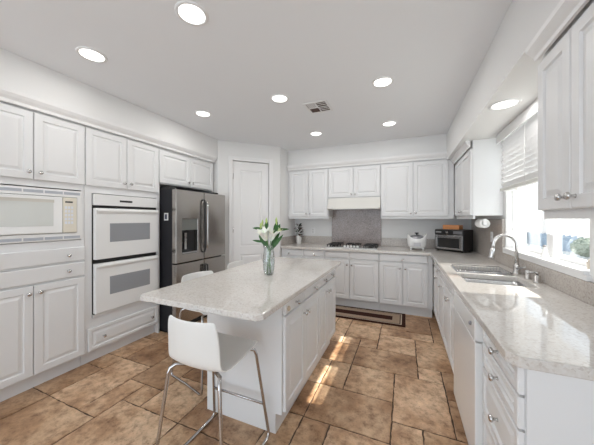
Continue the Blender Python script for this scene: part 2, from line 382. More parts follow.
def base_body(root, W, D, Ht=.874, toe=.13, rec=.055, name='body'):
    m = MB().box(0, W, 0, D, toe, Ht); m.box(.0, W, rec, D, 0, toe); return m.obj(name, white, root)
def base_cab(label, loc, rz, W, cols, D=.565, group='base cabinets', drawer=True, zd=.755, zt=.868, zb=.14, body=True, Ht=.874):
    r = thing('base_cabinet', label, 'cabinet', loc, rz, group)
    if body: base_body(r, W, D, Ht)
    for (x0, x1, side) in cols:
        if side in ('l', 'r'):
            put_door(r, x0, x1, zb, zd-.006 if drawer else zt, x0+.035 if side == 'l' else x1-.035, (zd if drawer else zt)-.085)
    return r
# y positions on the plane of the fronts; fronts stand .021 proud of the body
XF = -2.71
def left_pt(y): return (XF-.021, y, 0)
R90 = PI/2
# --- left run, column A: upper doors, microwave bay, drawers, base doors
W_ = .707; yA = .70
r = thing('pantry_cabinet', 'tall white cabinet holding the built-in microwave at the left edge', 'cabinet', left_pt(yA), R90, 'tall cabinets of the left wall')
m = MB(); D = .575
m.box(0, W_, .06, D, 0, .118); m.box(0, W_, 0, D, .118, 1.185); m.box(0, W_, 0, D, 1.635, 2.30)
m.box(0, .02, 0, D, 1.185, 1.635).box(W_-.02, W_, 0, D, 1.185, 1.635).box(.02, W_-.02, D-.02, D, 1.185, 1.635); m.obj('body', white, r)
h_ = W_/2
put_door(r, 0, h_, .128, .845, h_-.035, .785); put_door(r, h_, W_, .128, .845, h_+.035, .785)
put_door(r, 0, W_, .855, .985, [.13, W_-.13], .92, 'drawer'); put_door(r, 0, W_, .995, 1.125, [.13, W_-.13], 1.055, 'drawer')
put_door(r, 0, h_, 1.685, 2.225, h_-.035, 1.745); put_door(r, h_, W_, 1.685, 2.225, h_+.035, 1.745)
# microwave
t = thing('microwave', 'white and almond microwave built into the tall cabinet', 'microwave', left_pt(yA), R90)
MB().plate([.023, .085, W_-.06, W_-.023], [1.19, 1.25, 1.565, 1.625], lambda i, j: not (i == 1 and j == 1), -.012, .01, axis='y').obj('trim_frame', enamel, t, bevel=.002)
for z in (1.597, 1.213):
    vm = MB()
    for k in range(5): vm.box(.04+k*.128, .04+k*.128+.118, -.0135, -.011, z-.011, z+.011)
    vm.obj('vent_slots', ventg, t)
MB().box(.088, W_-.063, -.004, .42, 1.253, 1.562).obj('body', enamel, t)
o = MB().box(.088, .538, -.022, -.005, 1.255, 1.560, bev=.004).obj('door', enamel, t)
MB().box(.12, .475, -.0235, -.0215, 1.315, 1.510).obj('window', mwglass, o)
MB().box(.115, .48, -.0228, -.0218, 1.510, 1.535).obj('window_band', mat('band', (.55, .53, .48), .4), o)
o = MB().box(.541, W_-.065, -.022, -.005, 1.255, 1.560, bev=.004).obj('control_panel', almond, t)
MB().box(.556, .610, -.0235, -.0215, 1.515, 1.528).obj('display', black, o)
bm_ = MB()
for i in range(3):
    for j in range(5): bm_.box(.553+i*.022, .553+i*.022+.016, -.0235, -.0215, 1.33+j*.033, 1.33+j*.033+.022)
bm_.obj('buttons', mat('buttons', (.70, .73, .78), .5), o)
# --- column B: double oven
yB = 1.411; WB = .762
r = thing('oven_cabinet', 'tall white cabinet around the white double oven', 'cabinet', left_pt(yB), R90, 'tall cabinets of the left wall')
m = MB(); m.box(0, WB, .06, D, 0, .118); m.box(0, WB, 0, D, .118, .43); m.box(0, WB, 0, D, 1.62, 2.30)
m.box(0, .06, 0, D, .43, 1.62).box(WB-.02, WB, 0, D, .43, 1.62).box(.06, WB-.02, D-.02, D, .43, 1.62); m.obj('body', white, r)
put_door(r, 0.02, WB-.005, .13, .345, [.15, WB-.10], .235, 'drawer')
put_door(r, 0, WB/2, 1.685, 2.225, WB/2-.035, 1.745); put_door(r, WB/2, WB, 1.685, 2.225, WB/2+.035, 1.745)
t = thing('wall_oven', 'white double wall oven with two grey windowed doors', 'oven', left_pt(yB), R90)
x0, x1 = .064, WB-.024
MB().box(x0, x1, .0, .50, .435, 1.615).obj('body', dark, t)
MB().box(x0, x1, -.03, -.001, 1.505, 1.612, bev=.004).obj('control_panel', enamel, t)
MB().box(.30, .43, -.0315, -.029, 1.545, 1.565).obj('display', black, t)
MB().box(x0, x1, -.018, -.001, .437, .462).obj('lower_trim', enamel, t)
for (z0, z1, a, c) in ((.985, 1.478, 1.145, 1.33), (.47, .945, .628, .805)):
    o = MB().box(x0+.004, x1-.004, -.045, -.002, z0, z1, bev=.006).obj('door', enamel, t)
    MB().box(.195, .625, -.0465, -.044, a, c).obj('window', ovglass, o)
    MB().loops([[(x, y, z) for y, z in ((-.0445, z1-.052), (-.060, z1-.030), (-.060, z1-.018), (-.0445, z1-.006))] for x in (x0+.012, x1-.012)], cap0=True, cap1=True).obj('handle', enamel, o, bevel=.003)
# --- above the fridge
yC = 2.178; WC = .955
r = thing('upper_cabinet', 'white two door cabinet above the steel refrigerator', 'cabinet', (XF-.021, yC, 0), R90, 'upper cabinets')
MB().box(0, WC, 0, D, 1.80, 2.30).box(0, .018, 0, D, 0, 1.80).box(WC-.022, WC, 0, D, 0, 1.80).obj('body', white, r)
put_door(r, 0, WC/2, 1.81, 2.21, WC/2-.035, 1.865); put_door(r, WC/2, WC-.02, 1.81, 2.21, WC/2+.035, 1.865)
# crown along the left run
def crown(pts, name, dz=0, k=1):
    """pts: path of the cabinet face, outward direction to the right-hand side"""
    prof = [(0, 2.235), (.012, 2.238), (.014, 2.262), (.030, 2.282), (.044, 2.305), (.048, 2.329), (0, 2.329)]
    prof = [(a, 2.329-(2.329-z)*k) for a, z in prof]
    m = MB(); ls = []
    P = [Vector((*p, dz)) for p in pts]
    for i, p in enumerate(P):
        d0 = (p-P[i-1]).normalized() if i else (P[1]-p).normalized(); d1 = (P[i+1]-p).normalized() if i < len(P)-1 else d0
        n0 = Vector((d0.y, -d0.x, 0)); n1 = Vector((d1.y, -d1.x, 0)); nn = (n0+n1); nn = nn/(nn.length**2)*2
        ls.append([p+nn*a+Vector((0, 0, z)) for a, z in prof])
    m.loops(ls, cap0=True, cap1=True); return struct(m.obj(name, trimw))
crown([(XF, .0), (XF, 3.14)], 'trim_7')

# ------------------------------------------------------------------ refrigerator
yf0, yf1 = 2.21, 3.10; xf = -2.465; ym = 2.668
t = thing('refrigerator', 'stainless steel four door refrigerator with water dispenser beside the ovens', 'refrigerator', (0, 0, 0))
MB().box(-3.22, -2.545, yf0, yf1, .03, 1.735, bev=.006).obj('body', fside, t)
MB().box(-3.20, -2.56, yf0+.02, yf1-.02, 0, .03).obj('base_grille', black, t)
for y in (yf0+.01, yf1-.10): MB().box(-3.0, -2.60, y, y+.09, 1.735, 1.765).obj('hinge_cover', black, t)
def fdoor(y0, y1, z0, z1, name='door', hole=None):
    m = MB(); 
    def cx(y): s_ = (y-y0)/(y1-y0); return xf - .014*(1-math.sin(PI*(.12+.76*s_)))
    ys = [y0+(y1-y0)*k/14 for k in range(15)]
    if hole: ys = sorted(set([y for y in ys if abs(y-hole[0]) > .012 and abs(y-hole[1]) > .012]+[hole[0], hole[1]]))
    zs = sorted(set([z0, z1]+([hole[2], hole[3]] if hole else [])))
    inh = lambda i, j: hole and ys[i] >= hole[0]-1e-6 and ys[i+1] <= hole[1]+1e-6 and zs[j] >= hole[2]-1e-6 and zs[j+1] <= hole[3]+1e-6
    V = {}
    def P(i, j, k):
        if (i, j, k) not in V: V[i, j, k] = m.b.verts.new((cx(ys[i]) if k else -2.54, ys[i], zs[j]))
        return V[i, j, k]
    K = lambda i, j: 0 <= i < len(ys)-1 and 0 <= j < len(zs)-1 and not inh(i, j)
    for i in range(len(ys)-1):
        for j in range(len(zs)-1):
            if not K(i, j): continue
            f = m.b.faces.new((P(i, j, 1), P(i+1, j, 1), P(i+1, j+1, 1), P(i, j+1, 1))); f.smooth = False
            m.b.faces.new((P(i, j, 0), P(i, j+1, 0), P(i+1, j+1, 0), P(i+1, j, 0)))
            for (di, dj, a, c) in ((-1, 0, (i, j+1), (i, j)), (1, 0, (i+1, j), (i+1, j+1)), (0, -1, (i, j), (i+1, j)), (0, 1, (i+1, j+1), (i, j+1))):
                if not K(i+di, j+dj): m.b.faces.new((P(*a, 0), P(*c, 0), P(*c, 1), P(*a, 1)))
    return m.obj(name, steel, t, bevel=.005)
d1 = fdoor(yf0, ym-.006, .845, 1.725, hole=(2.295, 2.545, .945, 1.375))
d2 = fdoor(ym+.006, yf1, .845, 1.725); d3 = fdoor(yf0, ym-.006, .10, .83); d4 = fdoor(ym+.006, yf1, .10, .83)
dsp = MB().box(-2.539, -2.534, 2.297, 2.543, .947, 1.373).box(-2.535, -2.478, 2.297, 2.543, 1.235, 1.373).obj('dispenser_panel', mat('dispenser_grey', (.16, .17, .16), .3), d1)
MB().box(-2.534, -2.531, 2.30, 2.54, .96, 1.234).obj('dispenser_recess', black, d1)
MB().box(-2.53, -2.49, 2.40, 2.44, 1.12, 1.234).obj('dispenser_spout', black, d1)
MB().box(-2.529, -2.49, 2.35, 2.385, 1.0, 1.20, Matrix.Identity(4)).obj('dispenser_paddle', chrome, d1)
MB().box(-2.534, -2.475, 2.30, 2.54, .947, .965).obj('drip_tray', steel2, d1)
MB().box(-2.56, -2.49, ym-.0055, ym+.0055, .10, 1.72).obj('centre_gasket', black, t)
for (dd, y, mt_, z0, z1) in ((d1, ym-.021, black, .93, 1.63), (d2, ym+.021, chrome, .985, 1.60)):
    MB().tube([(xf-.02, y, z0), (xf+.020, y, z0+.012), (xf+.030, y, z0+.05), (xf+.030, y, z1-.05), (xf+.020, y, z1-.012), (xf-.02, y, z1)], .011, 10).obj('handle', mt_, dd)
for (dd, y) in ((d3, ym-.021), (d4, ym+.021)):
    MB().tube([(xf-.02, y, .36), (xf+.030, y, .372), (xf+.030, y, .41), (xf+.030, y, .72), (xf+.030, y, .758), (xf-.02, y, .77)], .011, 10).obj('handle', black, dd)
g = thing('fridge_magnet', 'small square timer magnet on the dark side of the refrigerator', 'magnet', (-2.63, yf0, 1.40))
MB().box(-.032, .032, -.008, -.0005, -.045, .045, bev=.002).obj('frame', enamel, g)
MB().box(-.017, .017, -.0095, -.0075, -.030, .030).obj('screen', mat('magnet_screen', (.05, .06, .10), .3), g)

# ------------------------------------------------------------------ back run
YB = 3.92+.021; YU = 4.19+.021
def upper(label, x0, x1, z0, splits, loc=None, rz=0, ztop=2.225, W=None, rail=True, D=.305, top=2.328):
    W = W or x1-x0
    r = thing('upper_cabinet', label, 'cabinet', loc or (x0, YU, 0), rz, 'upper cabinets')
    m = MB().box(0, W, 0, D, z0+(.035 if rail else 0), top)
    if rail: m.box(0.004, W-.004, .004, .022, z0, z0+.035)
    m.obj('body', white, r)
    for (a, b_, s_) in splits: put_door(r, a, b_, z0+(.038 if rail else .01), ztop, (a+.032 if s_ == 'l' else b_-.032), z0+(.088 if rail else .055))
    return r
upper('white upper cabinet at the left end above the potted plant', -1.945, -1.195, 1.375, [(.04, .39, 'r'), (.395, .745, 'l')])
upper('short white upper cabinet directly above the range hood', -1.192, -.348, 1.72, [(.005, .42, 'r'), (.424, .84, 'l')], rail=False)
upper('wide white upper cabinet above the white rice cooker', -.345, .648, 1.375, [(.005, .462, 'r'), (.466, .925, 'l')])
# corner unit facing the window wall side
upper('white corner upper cabinet with its side facing the window', 0, 0, 1.375, [(0.025, .49, 'r'), (.494, .95, 'l')], loc=(.65+.021, 4.188, 0), rz=-R90, W=.953, D=.262, ztop=2.128, top=2.213)
crown([(-1.945, 4.19), (.645, 4.19)], 'trim_8')
crown([(.65, 4.188), (.65, 3.237)], 'trim_9', -.115, .75)
# near upper cabinet right of the window
upper('white upper cabinet nearest the camera at the right edge', 0, 0, 1.375, [(0, .27, 'r'), (.272, .542, 'l'), (.56, .83, 'r')], loc=(.60+.021, 1.612, 0), rz=-R90, W=1.30, D=.312, ztop=2.128, top=2.213)
crown([(.60, 1.612), (.60, .312)], 'trim_10', -.115, .75)

hd = thing('range_hood', 'cream white under-cabinet range hood above the cooktop', 'range hood', (-1.192, 4.19, 0))
MB().loops([[(0, .33, 1.552), (.844, .33, 1.552), (.844, .33, 1.718), (0, .33, 1.718)], [(0, -.055, 1.552), (.844, -.055, 1.552), (.844, -.005, 1.718), (0, -.005, 1.718)]], cap0=True, cap1=True).obj('canopy', mat('hood_cream', (.70, .69, .65), .3), hd)
MB().box(.002, .842, -.07, .32, 1.535, 1.5515, bev=.003).obj('lip', mat('hood_cream', (.7, .7, .7)), hd)
MB().box(.08, .764, .02, .28, 1.530, 1.5345).obj('filter', steel, hd)

xs = dict(a=-1.92, b=-1.165, c=-.345, d=.30)
def bdr(r, x0, x1, ks): return put_door(r, x0, x1, .758, .868, ks, .795, 'drawer')
r = base_cab('white base cabinet left of the cooktop behind the island', (-1.945, YB, 0), 0, .772, [(.03, .40, 'r'), (.403, .77, 'l')]); bdr(r, .03, .40, .15); bdr(r, .403, .77, .60)
r = base_cab('white base cabinet under the cooktop', (-1.17, YB, 0), 0, .822, [(.003, .39, 'r'), (.393, .82, 'l')]); bdr(r, .003, .39, None); bdr(r, .393, .82, None)
r = base_cab('white base cabinet below the rice cooker, beside the corner', (-.345, YB, 0), 0, .70, [(.003, .318, 'r'), (.321, .645, 'l')]); bdr(r, .003, .645, .318)
# ------------------------------------------------------------------ right run (faces -x); local x runs towards the camera
XR = .358+.021
def rc(y): return (XR, y, 0)
r = base_cab('white base cabinet on the sink side, next to the corner', rc(3.915), -R90, .50, [(.06, .495, 'r')]); put_door(r, .06, .495, .758, .868, .20, .80, 'drawer')
r = base_cab('narrow white base cabinet just beyond the sink cabinet', rc(3.412), -R90, .41, [(.003, .405, 'r')]); put_door(r, .003, .405, .758, .868, .20, .80, 'drawer')
r = thing('base_cabinet', 'white two door cabinet under the steel sink', 'cabinet', rc(2.998), -R90, 'base cabinets')
MB().box(0, .828, .055, .55, 0, .13).box(0, .828, 0, .02, .13, .874).box(0, .018, .02, .55, .13, .874).box(.81, .828, .02, .55, .13, .874).box(.018, .81, .02, .55, .13, .15).obj('body', white, r)
put_door(r, .003, .412, .14, .749, .377, .67); put_door(r, .415, .825, .14, .749, .45, .67); put_door(r, .003, .825, .758, .868, None, None, 'drawer')
dwx = thing('dishwasher', 'white dishwasher with a plain front beside the drawers', 'dishwasher', (.352, 2.166, 0), -R90)
MB().box(.004, .622, .03, .55, .10, .868).obj('tub', enamel, dwx)
o = MB().box(.006, .620, -.022, .028, .105, .745, bev=.005).obj('door', enamel, dwx)
o = MB().box(.006, .620, -.024, .028, .75, .866, bev=.005).obj('control_panel', enamel, dwx)
MB().box(.02, .60, .06, .5, 0, .10).obj('toe_plate', enamel, dwx)
MB().lathe([(.010, 0), (.010, .008), (.005, .012)], (0, 0, 0), 14, Matrix.Rotation(R90, 4, 'X')).obj('latch', mat('grey_plastic', (.22, .22, .24), .4), o, (.548, -.024, .818))
r = thing('base_cabinet', 'white four drawer cabinet nearest the camera on the right', 'cabinet', rc(1.538), -R90, 'base cabinets')
Wd = .438
base_body(r, Wd-.001, .571)
for z0, z1 in ((.770, .868), (.652, .764), (.425, .646), (.14, .419)):
    put_door(r, .003, Wd-.001, z0, z1, .232, (z0+z1)/2, 'drawer', flat=False)
tag(MB().box(XR+.002, XW, 1.0945, 1.0995, 0, .8735).obj('end_panel', white), 'plain white end panel closing the right counter run', 'panel')
# corner filler behind is the bodies' overlap-free gap: plain box under the corner worktop
# ------------------------------------------------------------------ countertop (L) with sink opening
SX0, SX1, SY0, SYm0, SYm1, SY1 = .42, .83, 2.20, 2.545, 2.585, 2.95
gx = [-1.95, .325, .355, SX0, SX1, XW-.001]; gy = [1.075, 1.105, SY0, SYm0, SYm1, SY1, 3.885, YW-.001]
def keep(i, j):
    if j == 6: return True
    if i == 0: return False
    return not (i == 3 and j in (2, 4))
ct = MB().plate(gx, gy, keep, .8745, .914, move={(1, 0): (.340, 1.090)}).obj('countertop', gran, bevel=.005)
tag(ct, 'long L-shaped granite countertop along the back and window walls', 'countertop')
# sink bowls
sk = thing('sink', 'stainless steel double bowl sink set into the granite', 'sink', (0, 0, 0))
for (y0, y1, dp) in ((SY0, SYm0, .19), (SYm1, SY1, .19)):
    m = MB(); ls = []
    def RR(k, z, rad):
        pts = []; xa, xb, ya, yb = SX0-.006+k, SX1+.006-k, y0-.006+k, y1+.006-k
        for (cx_, cy_, a0) in ((xb-rad, yb-rad, 0), (xa+rad, yb-rad, 90), (xa+rad, ya+rad, 180), (xb-rad, ya+rad, 270)):
            for q in range(5): a = math.radians(a0+q*22.5); pts.append((cx_+rad*math.cos(a), cy_+rad*math.sin(a), z))
        return pts
    m.loops([RR(-.008, .8735, .02), RR(.004, .8735, .04), RR(.006, .80, .045), RR(.012, .874-dp+.02, .05), RR(.03, .874-dp, .05)], smooth=True, cap1=True)
    o = m.obj('bowl', steel2, sk); 
    MB().lathe([(.04, .0), (.042, .004), (.02, .002)], ((SX0+SX1)/2, (y0+y1)/2, .874-dp), 16).obj('drain', chrome, o)
# dish rack in the far bowl
rk = thing('dish_rack', 'wire dish rack sitting in the far sink bowl', 'dish rack', (0, 0, 0))
m = MB(); xa, xb, ya, yb, zt, zb = .432, .815, 2.60, 2.93, .925, .82
m.tube([(xa, ya, zt), (xb, ya, zt), (xb, yb, zt), (xa, yb, zt), (xa, ya, zt)], .004, 6)
m.tube([(xa+.02, ya+.02, zb), (xb-.02, ya+.02, zb), (xb-.02, yb-.02, zb), (xa+.02, yb-.02, zb), (xa+.02, ya+.02, zb)], .003, 6)
m.obj('rim', chrome, rk)
m = MB()
for k in range(15):
    x = xa+.02+(xb-xa-.04)*k/14; m.tube([(x, ya, zt), (x, ya+.02, zb), (x, yb-.02, zb), (x, yb, zt)], .0018, 5)
for k in range(9):
    y = ya+.02+(yb-ya-.04)*k/8; m.tube([(xa, y, zt), (xa+.02, y, zb), (xb-.02, y, zb), (xb, y, zt)], .0018, 5)
m.obj('wires', mat('rack_wire', (.16, .17, .19), .3, .5), rk)
# faucet
fa = thing('faucet', 'tall brushed nickel gooseneck faucet behind the sink', 'faucet', (.872, 2.70, .914))
MB().lathe([(.030, 0), (.030, .008), (.024, .014), (.022, .06), (.018, .075)], n=20).obj('base', nickel, fa)
pts = [(0, 0, .05), (0, 0, .235)]
for k in range(1, 13): a = PI*k/12; pts.append((-.082+.082*math.cos(a), 0, .235+.088*math.sin(a)))
pts += [(-.168, 0, .20)]
MB().tube(pts, .0135, 12).obj('spout', nickel, fa)
MB().tube([(-.167, 0, .21), (-.170, 0, .18), (-.176, 0, .13), (-.180, 0, .115)], .016, 14, rad=[.0145, .018, .025, .022]).obj('spray_head', nickel, fa)
MB().tube([(0, -.018, .045), (0, -.045, .050), (.012, -.085, .062), (.018, -.135, .078)], .008, 10, rad=[.013, .010, .008, .006]).obj('lever', nickel, fa)
t = thing('soap_dispenser', 'short nickel soap dispenser nearest the camera by the sink', 'soap dispenser', (.883, 2.37, .914))
MB().lathe([(.024, 0), (.024, .006), (.019, .010), (.019, .05), (.010, .055)], n=18).obj('collar', nickel, t)
MB().lathe([(.008, .05), (.008, .066), (.014, .068), (.013, .078)], n=14).tube([(0, 0, .072), (-.05, 0, .070), (-.062, 0, .060)], .006, 8).obj('pump', nickel, t)
t = tag(MB().lathe([(.022, 0), (.022, .005), (.018, .009), (.018, .058), (.014, .066), (.003, .068)], n=18).obj('air_gap_cap', nickel, None, (.872, 2.49, .914)), 'small domed nickel cap between faucet and soap dispenser', 'air gap cap')
# figurine and little jar on the sill
t = thing('figurine', 'small white ceramic figurine on the window sill by the mullion', 'figurine', (.955, 2.45, WZ0+.0225))
MB().lathe([(.024, 0), (.026, .008), (.020, .025), (.014, .045), (.017, .055), (.010, .066), (.007, .070)], n=16).obj('robe', porcelain, t)
MB().lathe([(.003, .066), (.009, .070), (.012, .078), (.009, .087), (.002, .090)], n=14).obj('head', porcelain, t)
MB().lathe([(.0125, .080), (.0115, .088), (.006, .093), (.001, .094)], n=14).obj('hair', mat('figurine_grey', (.25, .24, .24), .5), t)
t = tag(MB().lathe([(.016, 0), (.018, .006), (.018, .04), (.012, .047), (.012, .055)], n=16).obj('glass_jar', mat('cream_jar', (.62, .55, .47), .3), None, (.985, 2.00, WZ0+.0225)), 'tiny cream jar on the near end of the window sill', 'jar')

# backsplashes
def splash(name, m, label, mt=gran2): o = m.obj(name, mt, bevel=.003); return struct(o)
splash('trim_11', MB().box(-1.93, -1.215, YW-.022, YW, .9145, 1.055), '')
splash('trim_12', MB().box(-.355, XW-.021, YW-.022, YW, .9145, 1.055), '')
splash('trim_13', MB().box(-1.212, -.358, YW-.024, YW, .9145, 1.534), '', gran3)
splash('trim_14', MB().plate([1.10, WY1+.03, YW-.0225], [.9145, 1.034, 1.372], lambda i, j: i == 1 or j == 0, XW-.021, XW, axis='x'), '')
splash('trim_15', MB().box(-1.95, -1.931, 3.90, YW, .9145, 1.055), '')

# ------------------------------------------------------------------ island
IY0, IY1 = 1.46, 2.74; XI = -.695
t = thing('kitchen_island', 'white kitchen island with a beige granite top and cabinet doors', 'kitchen island', (0, 0, 0))
MB().box(-1.30, XI-.021, IY0, IY1, .0, .874).obj('body', white, t) if False else None
m = MB(); m.box(-1.30, XI-.021, IY0, IY1, .13, .8815); m.box(-1.30, XI-.065, IY0, IY1, 0, .13); m.obj('body', white, t)
MB().plate([-1.315, XI-.065, XI-.0215], [0, .13, .8815], lambda i, j: not (i == 1 and j == 0), IY0-.012, IY0-.0005, axis='y').obj('end_panel', white, t)
MB().box(-1.312, -1.3005, IY0, IY1, 0, .8815).obj('back_panel', white, t)
gx = [-1.495, -1.465, -.66, -.63]; gy = [1.045, 1.075, 2.73, 2.76]
MB().plate(gx, gy, lambda i, j: True, .882, .914, move={(0, 0): (-1.48, 1.06), (3, 0): (-.645, 1.06), (0, 3): (-1.48, 2.745), (3, 3): (-.645, 2.745)}).obj('top', gran, t, bevel=.005)
fr = bpy.data.objects.new('cabinet_front', None); C.objects.link(fr); fr.parent = t; fr.location = (XI-.021, IY0, 0); fr.rotation_euler = (0, 0, R90)
# fronts are parts of the island itself: bake the placement into each
bpy.data.objects.remove(fr)
def isl(kind, y0, y1, z0, z1, ks, kz):
    o = (door_bm(y1-y0-.005, z1-z0-.005, fr=.045) if kind == 'door' else flat_bm(y1-y0-.005, z1-z0-.005)).obj(kind, white, t, (XI-.020, y0+.0025, z0+.0025), R90)
    for k in ks: knob(o, k-y0-.0025, kz-z0-.0025)
    return o
yy = [1.463, 1.765, 2.165, 2.42, 2.738]
isl('drawer', 1.463, 1.80, .758, .868, [1.63], .80); isl('drawer', 1.80, 2.165, .758, .868, [2.02], .80); isl('drawer', 2.165, 2.42, .758, .868, [2.30], .80); isl('drawer', 2.42, 2.738, .758, .868, [2.55], .80)
isl('door', 1.463, 1.81, .14, .75, [1.78], .67); isl('door', 1.81, 2.165, .14, .75, [1.84], .67)
isl('door', 2.165, 2.42, .14, .75, [2.39], .67); isl('door', 2.42, 2.738, .14, .75, [2.45], .67)
lt = MB().lathe([(.016, 0), (.016, .008), (.010, .012)], (0, 0, 0), 14, Matrix.Rotation(R90, 4, 'Y')).obj('safety_latch', mat('cream_plastic', (.62, .52, .40), .5), t, (XI+.001, 1.50, .795)); lt['label'] = 'cream plastic safety latch'

# ------------------------------------------------------------------ bar stool (local: faces +y)
def make_stool(label, loc, rz):
    t = thing('bar_stool', label, 'bar stool', loc, rz, 'white shell bar stools around the island')
    prof = [(.195, .594, .165), (.190, .608, .175), (.165, .615, .182), (.10, .610, .187), (.02, .600, .19), (-.08, .593, .19), (-.150, .597, .184), (-.190, .618, .178), (-.210, .658, .176), (-.219, .72, .175), (-.226, .79, .172), (-.231, .850, .164), (-.232, .870, .145)]
    m = MB(); ls = []; n = 16
    for i, (y, z, hw) in enumerate(prof):
        l = []; tb = max(0, min(1, (i-5)/4))
        for k in range(n+1):
            u = -1+2*k/n; e = abs(u)**2.5
            l.append((hw*u, y+tb*.040*u*u + (0 if i > 2 else -.02*e), z+(1-tb)*.012*e - (tb*.0)))
        ls.append(l)
    m.loops(ls, close=False, smooth=True)
    o = m.obj('seat_shell', shell, t); md = o.modifiers.new('solid', 'SOLIDIFY'); md.thickness = .011; md.offset = -1
    md = o.modifiers.new('sub', 'SUBSURF'); md.levels = 1; md.render_levels = 2
    for s_ in (-1, 1):
        pts = [(s_*.10, -.12, .580), (s_*.150, -.150, .582), (s_*.166, -.172, .570), (s_*.172, -.180, .54), (s_*.228, -.222, .05), (s_*.231, -.224, .025), (s_*.232, -.205, .012), (s_*.215, 0, .0105),
               (s_*.215, .205, .012), (s_*.214, .228, .025), (s_*.212, .230, .05), (s_*.166, .162, .55), (s_*.160, .150, .580), (s_*.145, .135, .588), (s_*.10, .13, .590)]
        MB().tube(pts, .0095, 10).obj('leg', chrome, t)
    a = .23
    MB().tube([(-.190, .2015, a), (.190, .2015, a)], .008, 8).obj('footrest', chrome, t)
    MB().box(-.10, .10, -.06, .12, .574, .590, bev=.003).obj('seat_mount', black, t)
    return t
st = make_stool('white moulded bar stool nearest the camera at the island end', (-1.0, 1.175, 0), 0)
s2 = copy_tree(st); s2.location = (-1.60, 1.79, 0); s2.rotation_euler = (0, 0, math.radians(-106)); s2['label'] = 'white bar stool turned slightly, tucked at the island side across from the ovens'
s3 = copy_tree(st); s3.location = (-1.625, 2.47, 0); s3.rotation_euler = (0, 0, math.radians(-88)); s3['label'] = 'white bar stool farthest from the camera, between island and refrigerator'

# ------------------------------------------------------------------ vase with lilies
VX, VY, VZ = -1.03, 1.845, .914
t = thing('vase', 'clear glass vase of lilies standing on the island', 'vase', (VX, VY, VZ))
outer = [(.030, 0), (.038, .004), (.046, .05), (.050, .12), (.044, .18), (.040, .21), (.047, .245)]
MB().lathe(outer+[(.045, .245), (.038, .21), (.042, .18), (.048, .12), (.044, .05), (.036, .012), (.002, .012)], n=28, cap=False).lathe([(.030, 0), (.0005, 0)], n=28, cap=False).obj('glass', vaseg, t)
MB().lathe([(.034, .014), (.042, .05), (.046, .12), (.0455, .125), (.001, .125)], n=24).obj('water', glassmix('water', (.95, .97, .97), .1), t)
def leaf(m, p, d, L_, wd, bend=.3, up=Vector((0, 0, 1))):
    p = Vector(p); d = Vector(d).normalized(); s_ = d.cross(up)
    if s_.length < .05: s_ = Vector((1, 0, 0))
    s_.normalize(); nrm = s_.cross(d); ls = []
    for k in range(9):
        q = k/8; w_ = wd*math.sin(PI*min(1, .06+q*.94))**.8; c_ = p+d*L_*q-nrm*(-bend)*L_*q*q*.5*(-1)
        ls.append([c_-s_*w_+nrm*w_*.35, c_, c_+s_*w_+nrm*w_*.35])
    m.loops(ls, close=False, smooth=True)
def flower(m, p, d, R_, n=6, open_=.9, wd=.02):
    p = Vector(p); d = Vector(d).normalized(); a = d.orthogonal().normalized(); b_ = d.cross(a)
    for k in range(n):
        an = 2*PI*k/n; o_ = a*math.cos(an)+b_*math.sin(an); tdir = b_*math.cos(an)-a*math.sin(an); ls = []
        for i in range(8):
            q = i/7; c_ = p+d*(R_*(1.1*q-.45*q*q*open_))+o_*(R_*open_*(.12+q*q*.9)); w_ = wd*math.sin(PI*(.10+q*.88))**.7
            ls.append([c_-tdir*w_, c_+d*(-w_*.25), c_+tdir*w_])
        m.loops(ls, close=False, smooth=True)
Rv = Vector((math.cos(math.radians(22.86)), math.sin(math.radians(22.86)), 0)); Fv = Vector((-Rv.y, Rv.x, 0))
def vp(a, up, f=0): return Vector((VX, VY, VZ)) + Rv*a + Fv*f + Vector((0, 0, up))
random.seed(11)
stems = [  # tip (right, up, forward), flower list, leaves
 ('white lily in full bloom at the middle of the vase', (-.015, .335, -.02), [((-.02, .285, -.02), (-.22, .85, -.35), .115)], [((-.01, .22, 0), (-.55, .75, 0), .13, .014), ((0, .20, 0), (-.35, .9, .2), .15, .014)]),
 ('white lily bloom to the right of centre in the vase', (.022, .33, .01), [((.018, .285, -.01), (.28, .85, -.3), .11)], [((.01, .20, 0), (.62, .75, -.1), .17, .016), ((.02, .24, 0), (.5, .9, .1), .15, .02)]),
 ('lily stem with closed green buds leaning left in the vase', (-.045, .40, .02), [], [((-.03, .27, 0), (-1, .12, 0), .11, .010), ((-.02, .25, 0), (-.6, .9, .1), .12, .014), ((-.05, .38, 0), (-1, .05, .1), .09, .011), ((-.02, .37, 0), (0, 1, .2), .085, .014)]),
 ('lily stem with a pale green bloom leaning right in the vase', (.07, .38, .02), [((.075, .35, .0), (.6, .8, -.2), .05)], [((.05, .37, 0), (1, .05, 0), .12, .011), ((.04, .30, 0), (.45, 1, -.1), .13, .022), ((.045, .33, 0), (.2, 1, .1), .12, .018)]),
]
